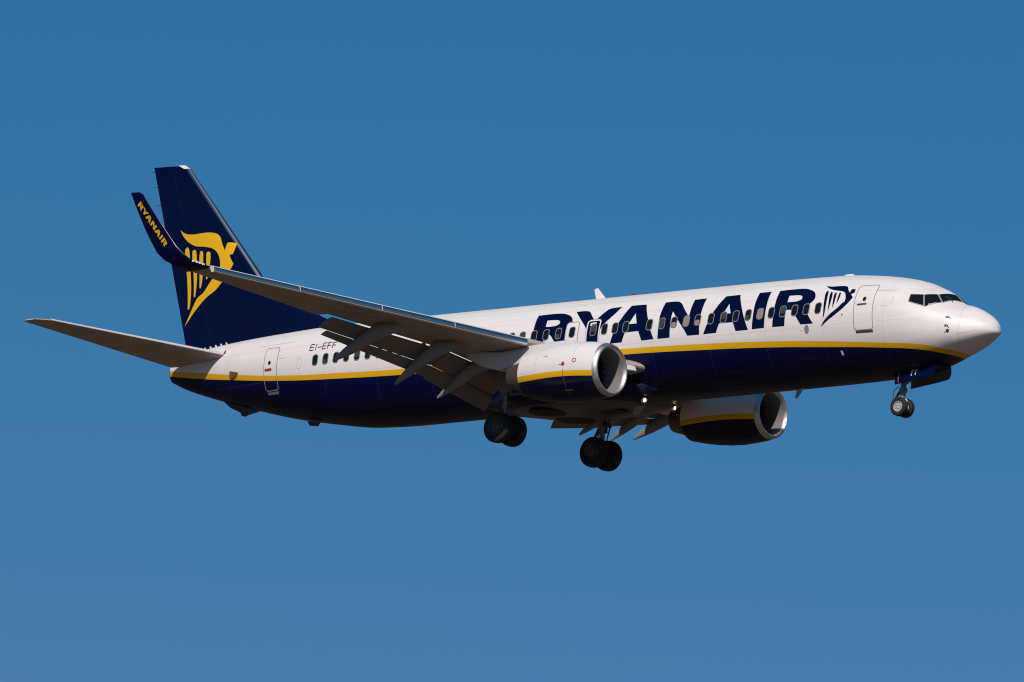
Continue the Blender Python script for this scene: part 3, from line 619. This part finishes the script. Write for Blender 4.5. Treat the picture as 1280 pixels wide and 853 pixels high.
# ---------------------------------------------------------------- engines
for sd in(1,-1):
    c=P(13.38,4.83*sd,-1.89); ax=Vector((-1,0,.012))
    zs=lambda d:.95 if d<1 else .97
    outer=[(.19,.978),(.45,1.03),(.9,1.075),(1.4,1.095),(1.9,1.085),(2.5,1.035),(3.0,.965),(3.35,.895),(3.65,.83)]
    bm=bmesh.new(); lathe(bm,c,ax,outer+[(3.63,.80),(3.2,.83)],64,zs=zs); eng=link('engine',bm,M_NAC,label='engine under the near wing' if sd==1 else 'engine under the far wing')
    bm=bmesh.new(); lathe(bm,c,ax,[(.188,.980),(.11,.962),(.05,.935),(.01,.895),(0,.87),(.01,.845),(.05,.815),(.14,.79)],64,zs=zs); link('inlet_lip',bm,M_LIP,eng,recalc=True)
    bm=bmesh.new(); lathe(bm,c,ax,[(.14,.79),(.35,.775),(.7,.79),(1.05,.80)],64,zs=zs); link('inlet_duct',bm,M_DUCT,eng)
    bm=bmesh.new(); fc=c+ax*1.0
    for k in range(24):
        a=2*math.pi*k/24; rd=Vector((0,math.cos(a),math.sin(a))); tg=Vector((0,-math.sin(a),math.cos(a)))
        v=[bm.verts.new(fc+rd*r+tg*u+Vector((x,0,0))) for r,u,x in((.2,-.02,.09),(.2,.035,-.04),(.79,.12,-.03),(.79,.0,.10))]
        bm.faces.new(v)
    lathe(bm,c,ax,[(1.12,.8),(1.13,.001)],32); link('fan',bm,M_FAN,eng,smooth=False,recalc=False)
    bm=bmesh.new(); lathe(bm,c,ax,[(.62,.001),(.66,.05),(.8,.14),(.95,.205),(1.05,.22)],28); link('spinner',bm,M_DARK,eng)
    bm=bmesh.new(); lathe(bm,c,ax,[(3.1,.68),(3.7,.62),(4.15,.52),(4.5,.42),(4.49,.39),(4.2,.37)],40); link('exhaust_nozzle',bm,M_NOZ,eng)
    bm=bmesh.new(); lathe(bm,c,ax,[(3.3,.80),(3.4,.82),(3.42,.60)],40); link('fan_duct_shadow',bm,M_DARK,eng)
    # pylon
    bm=bmesh.new(); rings=[]
    for s,zb,zt,hw in((14.55,-.98,-.83,.02),(14.9,-1.0,-.73,.10),(15.5,-1.0,-.655,.17),(16.3,-1.1,-.67,.20),(17.0,-1.25,-.72,.22),(17.6,-1.4,-.80,.22),(18.4,-1.55,-.85,.2),(19.2,-1.35,-.8,.13),(20.0,-.95,-.7,.03)):
        rings.append([P(s,4.83*sd+hw*x,z) for x,z in((-1,zb),(-1,zb+(zt-zb)*.6),(-.75,zb+(zt-zb)*.88),(-.3,zt),(.3,zt),(.75,zb+(zt-zb)*.88),(1,zb+(zt-zb)*.6),(1,zb))])
    loft(bm,rings,cap0=True,cap1=True); link('pylon',bm,mat('pylon_grey_paint',(.62,.60,.575),.4,noise=.06),eng)
    # strake on the inboard shoulder of the cowl
    bm=bmesh.new(); a=R(40); rd=Vector((0,math.cos(a)*sd,math.sin(a))); slab(bm,[c+ax*.9+rd*1.06,c+ax*2.0+rd*1.06,c+ax*2.0+rd*1.30,c+ax*1.75+rd*1.32],Vector((0,-math.sin(a)*sd,math.cos(a))),.03); link('strake',bm,M_GREY,eng,smooth=False)
    # markings on the cowl's outboard face
    def oncowl(d,ang,off=.008):
        r=np.interp(d,[o[0] for o in outer],[o[1] for o in outer])+off; q=Vector((0,-math.cos(ang)*sd,math.sin(ang)))*r
        if q.z<0: q.z*=zs(d)
        return c+ax*d+q
    def patch(bm,d0,d1,a0,a1,m=6):
        g=[[bm.verts.new(oncowl(d0+(d1-d0)*i/m,a0+(a1-a0)*j/m)) for j in range(m+1)] for i in range(m+1)]
        for i in range(m):
            for j in range(m): bm.faces.new((g[i][j],g[i+1][j],g[i+1][j+1],g[i][j+1]))
    out_=1 if sd==1 else -1
    for sgn in(1,):
        bm=bmesh.new(); patch(bm,1.385,1.405,R(-62),R(-3),14); link('warning_line',bm,M_RED,eng,smooth=False)
        bm=bmesh.new()
        for k in range(14):
            a0,a1=2*math.pi*k/14,2*math.pi*(k+1)/14
            v=[bm.verts.new(oncowl(.93+r*math.cos(a),.235+r/1.07*math.sin(a))) for r,a in((.085,a0),(.085,a1),(.055,a1),(.055,a0))]; bm.faces.new(v)
        link('warning_mark',bm,M_RED,eng,smooth=False)
        bm=bmesh.new(); cv=[bm.verts.new(oncowl(1.40+.07*math.cos(2*math.pi*k/14),.13+.075*math.sin(2*math.pi*k/14))) for k in range(14)]; bm.faces.new(cv); patch(bm,1.47,1.58,.10,.118,2); link('warning_mark',bm,M_RED,eng,smooth=False)
        for dd in(1.02,2.72):
            bm=bmesh.new(); patch(bm,dd,dd+.008,R(-4),R(80),30); link('cowl_seam',bm,M_LINE,eng,smooth=False)
        for q in range(3):
            bm=bmesh.new(); patch(bm,1.25+.55*q,1.37+.55*q,R(-88),R(-85),2); link('latch',bm,M_STRUT,eng,smooth=False)
        bm=bmesh.new(); patch(bm,2.2,2.42,R(28),R(29.2),2); patch(bm,2.2,2.36,R(26),R(27),2); link('stencil',bm,M_LINE,eng,smooth=False)
        bm=bmesh.new(); patch(bm,1.15,1.5,R(-47),R(-44.5),3); link('drain_panel',bm,M_FRAME,eng,smooth=False)

# ---------------------------------------------------------------- tail surfaces
FINLE=lambda z:37.75-(8.60-z)*.857 if z>3.35 else 33.25-(3.35-z)*2.2
FINTE=lambda z:39.43-(8.66-z)*.2865
def fin_half(s,z,le,te,th=.105):
    x=min(max((s-le)/(te-le),0),1); return (te-le)*(5*th*(.2969*math.sqrt(x)-.126*x-.3516*x*x+.2843*x**3-.1036*x**4)+.002*x)
def fth_(z): return .10 if z>3.35 else .10*(.35+.65*max(0,(z-1.2)/2.15))
bm=bmesh.new(); rings=[]
for z in(1.15,1.6,2.0,2.5,3.0,3.35,4,5,6,7,8,8.45,8.60,8.66):
    le,te=FINLE(z),FINTE(z)
    if z>8.4: le+=(z-8.4)*1.1*(z>8.5)
    rings.append(ring_af(P(le,0,z-(.05 if z>8.62 else 0)),P(te,0,z+.0),Vector((0,1,0)),fth_(z) if z<8.64 else .05,n=26,cam=0))
loft(bm,rings,cap0=True,cap1=True); fin=link('tail_fin',bm,M_NAVY)
def onfin(s,z,off=.014): return P(s,fin_half(s,z,FINLE(z),FINTE(z),fth_(z))+off,z)
bmd=bmesh.new()
for q in FIN_HARP: add_conf(bmd,[smooth_poly(q,2)],lambda s,z:onfin(s,z))
bmd.normal_update()
if sum(f.normal.y for f in bmd.faces)>0: bmesh.ops.reverse_faces(bmd,faces=bmd.faces[:])
link('harp_emblem',bmd,M_YEL,fin,recalc=False,label='large yellow winged harp on the tail fin')
bm=bmesh.new()
zz=[3.45+i*(8.45-3.45)/24 for i in range(25)]
rings=[]
for z in zz:
    le,te=FINLE(z),FINTE(z); wd=.17
    rings.append([P(le+x,sg*(fin_half(le+x,z,le,te)+.006) ,z) for x,sg in((wd,1),(wd*.5,1),(wd*.15,1),(.0,0),(wd*.15,-1),(wd*.5,-1),(wd,-1))])
    rings[-1][3]=P(le-.008,0,z)
loft(bm,rings,closed=False); link('edge_strip',bm,M_EDGE,fin)
bm=bmesh.new(); rings=[]
for z in(8.47,8.55,8.62):
    le,te=FINLE(z),FINTE(z); rings.append([P(le+x+(z-8.47)*1.0,sg*(fin_half(le+x,z,le,te)+.012),z) for x,sg in((.24,1),(.14,1),(.05,1),(-.01,0),(.05,-1),(.14,-1),(.24,-1))])
loft(bm,rings,closed=False); link('fin_tip_cap',bm,M_WHITE,fin)
# rudder joint and small wicks on the trailing edge
bm=bmesh.new()
g=[]
for i in range(20):
    z0_,z1_=1.75+i*.335,1.75+(i+1)*.335; f=lambda z:FINLE(z)+(FINTE(z)-FINLE(z))*(.70 if z>3.35 else .70)
    s0_=FINTE(z0_)-.95-.06*(8.6-z0_); s1_=FINTE(z1_)-.95-.06*(8.6-z1_)
    v=[bm.verts.new(onfin(s,z,.004)) for s,z in((s0_,z0_),(s0_+.014,z0_),(s1_+.014,z1_),(s1_,z1_))]; bm.faces.new(v)
link('rudder_joint',bm,mat('black_navy_joint',(.002,.003,.012),.7),fin,smooth=False)  # thin black-navy line, darker than the fin paint
for z in(8.5,7.9,7.2):
    bm=bmesh.new(); tube(bm,[P(FINTE(z)-.02,0,z),P(FINTE(z)+.22,0,z-.02)],[.014,.006],6); link('static_wick',bm,M_DARK,fin)
for sd in(1,-1):
    bm=bmesh.new(); rings=[]
    for t in(.55,1.0,2.5,4,5.5,6.6,6.95,7.12,7.17):
        u=(t-1.0)/6.17; le=34.72+.588*(t-1.0); te=37.62+.262*(t-.6); z=.93+.101*(t-1.0)
        if t>6.9: le+=(t-6.9)*1.6
        rings.append(ring_af(P(le,t*sd,z+.02),P(te,t*sd,z-.12*(1-u)+.0),Vector((0,0,1)),(.10 if t<6.9 else .08),n=20,cam=.02))
    loft(bm,rings,cap0=True,cap1=True); stb=link('horizontal_stabilizer',bm,M_GREY)
    bm=bmesh.new(); rings=[]
    for t in(1.02,3,5,6.88):
        le=34.72+.588*(t-1.0); z=.93+.101*(t-1.0)+.02; k=1-.45*(t-1)/6
        rings.append([P(le+x*k,t*sd,z+y*k) for x,y in((.22,.13),(.12,.105),(.05,.075),(.005,.04),(-.015,0.005),(-.004,-.018))])
    loft(bm,rings,closed=False); link('edge_strip',bm,M_SLAT,stb)

# ---------------------------------------------------------------- landing gear
def wheel(parent,s,t,z,r,wd,rim,outsgn):
    ax=Vector((0,-outsgn,0)); c=P(s,t,z)
    bm=bmesh.new(); h=wd/2; rr=r*.56
    pf=[(-h*.82,rr),(-h*.97,rr*1.12),(-h,r*.80),(-h*.90,r*.92),(-h*.66,r*.985),(-h*.3,r),(-h*.28,r*.988),(-h*.22,r*.988),(-h*.2,r),(h*.2,r),(h*.22,r*.988),(h*.28,r*.988),(h*.3,r),(h*.66,r*.985),(h*.90,r*.92),(h,r*.80),(h*.97,rr*1.12),(h*.82,rr)]
    lathe(bm,c,ax,pf,44); link('tyre',bm,M_TYRE,parent)
    bm=bmesh.new()
    lathe(bm,c,ax,[(-h*.8,rr*1.01),(-h*.8,rr*.6),(-h*.5,.0001)],32)
    lathe(bm,c,ax,[(h*.84,rr*1.01),(h*.9,rr*.94),(h*.72,rr*.84),(h*.42,rr*.80),(h*.38,rr*.5),(h*.66,rr*.46),(h*.72,rr*.30),(h*.5,rr*.26),(h*.5,.0001)],32)
    for k in range(9):
        a=2*math.pi*k/9; rd=Vector((math.cos(a),0,math.sin(a))); tg=Vector((-math.sin(a),0,math.cos(a)))
        box(bm,c+ax*h*.5+rd*rr*.64,rd*rr*.17,tg*rr*.07,ax*h*.16)
    return link('rim',bm,rim,parent)
for sd in(1,-1):
    S,T,Z=19.70,2.84*sd,-3.255
    bm=bmesh.new()
    tube(bm,[P(19.62,T,-.95),P(19.66,T,-1.5),P(19.68,T,-2.45)],[.19,.175,.155],14)
    tube(bm,[P(19.66,T,-1.25),P(18.9,T,-1.05)],.07,8); tube(bm,[P(19.68,T,-1.6),P(20.35,T,-1.05)],.06,8)
    gear=link('main_landing_gear',bm,M_STRUT)
    bm=bmesh.new(); tube(bm,[P(19.68,T,-2.42),P(19.70,T,-3.20)],.105,14); link('piston',bm,M_STRUT,gear)
    bm=bmesh.new(); tube(bm,[P(S,T-.46,Z),P(S,T+.46,Z)],.09,12); lathe(bm,P(S,T,Z),Vector((0,0,1)),[(-.13,.11),(.16,.13)],14,up=Vector((1,0,0))); link('axle',bm,M_STRUT,gear)
    bm=bmesh.new(); tube(bm,[P(19.80,T,-2.35),P(20.12,T,-2.72)],[.07,.045],8); tube(bm,[P(20.12,T,-2.72),P(19.80,T,-3.1)],[.045,.07],8); link('torque_link',bm,M_STRUT,gear)
    bm=bmesh.new(); tube(bm,[P(19.68,T,-1.95),P(19.6,T-1.15*sd,-1.75)],.055,8); tube(bm,[P(19.6,T-.8*sd,-1.80),P(19.6,T-1.3*sd,-2.05)],.05,8); link('side_brace',bm,M_STRUT,gear)
    for q in(1,-1):
        bm=bmesh.new(); lathe(bm,P(S,T+.20*q,Z),Vector((0,1,0)),[(-.07,.12),(-.07,.27),(.07,.27),(.07,.12)],24); link('brake',bm,M_DARK,gear)
    bm=bmesh.new(); tube(bm,[P(19.5,T,-2.3),P(19.5,T,-2.5)],.05,8); box(bm,P(19.52,T,-2.15),Vector((.07,0,0)),Vector((0,.13,0)),Vector((0,0,.09))); link('valve_block',bm,M_DARK,gear,smooth=False)
    bm=bmesh.new()
    for q in(1,-1): tube(bm,[P(19.86,T+.05*q,-2.3),P(19.98,T+.12*q,-2.75),P(19.85,T+.2*q,-3.12)],.018,6)
    link('brake_hose',bm,M_DARK,gear)
    bm=bmesh.new()
    for k in range(3): tube(bm,[P(19.5+.05*k,T+.13*sd,-1.5),P(19.48,T+(.17+.03*k)*sd,-2.2),P(19.6,T+.10*sd,-3.0)],.016,6)
    link('hydraulic_line',bm,M_DARK,gear)
    bm=bmesh.new(); slab(bm,[P(19.15,T+.24*sd,-1.05),P(20.0,T+.24*sd,-1.05),P(19.98,T+.24*sd,-1.7),P(19.75,T+.24*sd,-2.0),P(19.45,T+.24*sd,-1.95),P(19.2,T+.24*sd,-1.6)],Vector((0,1,0)),.04); link('gear_door',bm,M_FLAP,gear,smooth=False)
    for q in(1,-1): wheel(gear,S,T+.43*q,Z,.565,.40,M_RIMD,q)
# nose gear
bm=bmesh.new(); tube(bm,[P(4.02,0,-1.85),P(4.07,0,-2.35),P(4.08,0,-2.78)],[.11,.10,.095],14)
tube(bm,[P(4.08,-.1,-2.52),P(4.08,.1,-2.52)],.12,12); ng=link('nose_landing_gear',bm,M_STRUT)
bm=bmesh.new(); tube(bm,[P(4.08,0,-2.75),P(4.09,0,-3.12)],.055,12); link('piston',bm,M_CHROME,ng)
bm=bmesh.new(); tube(bm,[P(4.09,-.22,-3.13),P(4.09,.22,-3.13)],.05,10); link('axle',bm,M_STRUT,ng)
bm=bmesh.new(); tube(bm,[P(4.15,0,-2.5),P(4.40,0,-2.76)],[.06,.035],8); tube(bm,[P(4.40,0,-2.76),P(4.15,0,-3.08)],[.035,.055],8); link('torque_link',bm,M_DARK,ng)
bm=bmesh.new(); tube(bm,[P(4.05,.06,-2.3),P(3.2,.06,-1.8)],.05,8); tube(bm,[P(4.05,-.06,-2.3),P(3.2,-.06,-1.8)],.05,8); link('drag_brace',bm,M_STRUT,ng)
bm=bmesh.new(); tube(bm,[P(4.22,.05,-2.35),P(4.45,.08,-2.55),P(4.46,.08,-2.8),P(4.3,.06,-3.0)],.014,6); link('hydraulic_line',bm,M_DARK,ng)
bm=bmesh.new(); lathe(bm,P(3.98,0,-2.93),Vector((1,0,-.05)),[(-.08,.04),(0,.085),(.03,.09),(.04,.08),(.05,.001)],16); link('taxi_light',bm,mat('taxi_lamp_glass',(.85,.83,.8),.15,emit=(1,.95,.85),estr=.8),ng)
for q in(1,-1): wheel(ng,4.09,.20*q,-3.135,.343,.20,M_RIM,q)
for q in(1,-1):
    # curved door panel hanging from the bay edge
    bm=bmesh.new(); prof_=[(.44,-1.72),(.50,-1.90),(.52,-2.05),(.50,-2.20)] ; rings=[]
    for s,dz in((2.38,.13),(2.42,.06),(2.5,.02),(3.0,-.06),(3.6,-.13),(4.05,-.185),(4.10,-.19)):
        k=.80 if s<2.4 else .95 if s<2.45 else 1
        top=[P(s,q*(t),-1.92+(z+1.92)*k+dz) for t,z in prof_]; inn=[P(s,q*(t-.035),-1.92+(z+1.92)*k+dz) for t,z in prof_[::-1]]
        rings.append(top+inn)
    loft(bm,rings,cap0=True,cap1=True)
    dr=link('nose_gear_door',bm,M_NAVY if q==1 else mat('door_inner_grey',(.10,.095,.09),.5),label='navy door marked FF' if q==1 else 'far door showing its dark inside')
    if q==1:
        bm=bmesh.new()
        def dpt(s,v): # v: height above door lower edge 0..1
            i=np.interp(s,[2.42,2.5,3.0,3.6,4.05],[.06,.02,-.06,-.13,-.185]); z=-2.20+.48*v; t=np.interp(z,[-2.2,-2.05,-1.9,-1.72],[.50,.52,.50,.44])
            return P(s,float(t)+.016,z+float(i))
        def seg(s0,v0,s1,v1,wd,ver):
            if ver: q4=((s0-wd,v0),(s0+wd,v0),(s1+wd,v1),(s1-wd,v1))
            else: q4=((s0,v0-wd*2),(s1,v1-wd*2),(s1,v1+wd*2),(s0,v0+wd*2))
            m_=6 if ver else 1
            for j in range(m_):
                lo_,hi_=j/m_,(j+1)/m_
                mixq=lambda A,B,u:(A[0]+(B[0]-A[0])*u,A[1]+(B[1]-A[1])*u)
                qq=(mixq(q4[0],q4[3],lo_),mixq(q4[1],q4[2],lo_),mixq(q4[1],q4[2],hi_),mixq(q4[0],q4[3],hi_))
                bm.faces.new([bm.verts.new(dpt(a,b)) for a,b in qq])
        for s0 in(3.37,3.20):
            seg(s0,.34,s0,.76,.017,True); seg(s0-.017,.728,s0-.105,.728,.016,False); seg(s0-.017,.56,s0-.075,.56,.015,False)
        link('lettering',bm,M_WHITE,dr,smooth=False,label='white letters FF')
        bm=bmesh.new(); seg(3.93,.03,3.93,.9,.026,True); link('warning_line',bm,M_RED,dr,smooth=False)
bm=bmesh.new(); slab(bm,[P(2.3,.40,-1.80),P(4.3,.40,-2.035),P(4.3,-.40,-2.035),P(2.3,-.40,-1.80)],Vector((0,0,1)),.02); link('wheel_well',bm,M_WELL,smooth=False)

# ---------------------------------------------------------------- ground far below (lights the undersides)
bm=bmesh.new(); n=48; rad=[0,60,200,600,2000,8000,30000]
c0=bm.verts.new((0,0,0)); prev=None
for r in rad[1:]:
    cur=[bm.verts.new((r*math.cos(2*math.pi*k/n),r*math.sin(2*math.pi*k/n),0)) for k in range(n)]
    for k in range(n):
        if prev is None: bm.faces.new((c0,cur[k],cur[(k+1)%n]))
        else: bm.faces.new((prev[k],cur[k],cur[(k+1)%n],prev[(k+1)%n]))
    prev=cur
M_GROUND=mat('dry_grass_ground',(.085,.055,.033),.95,noise=.35,nscale=.02,ncol=(.12,.08,.045))
g=link('ground',bm,M_GROUND,parent=None,smooth=False); g['kind']='structure'
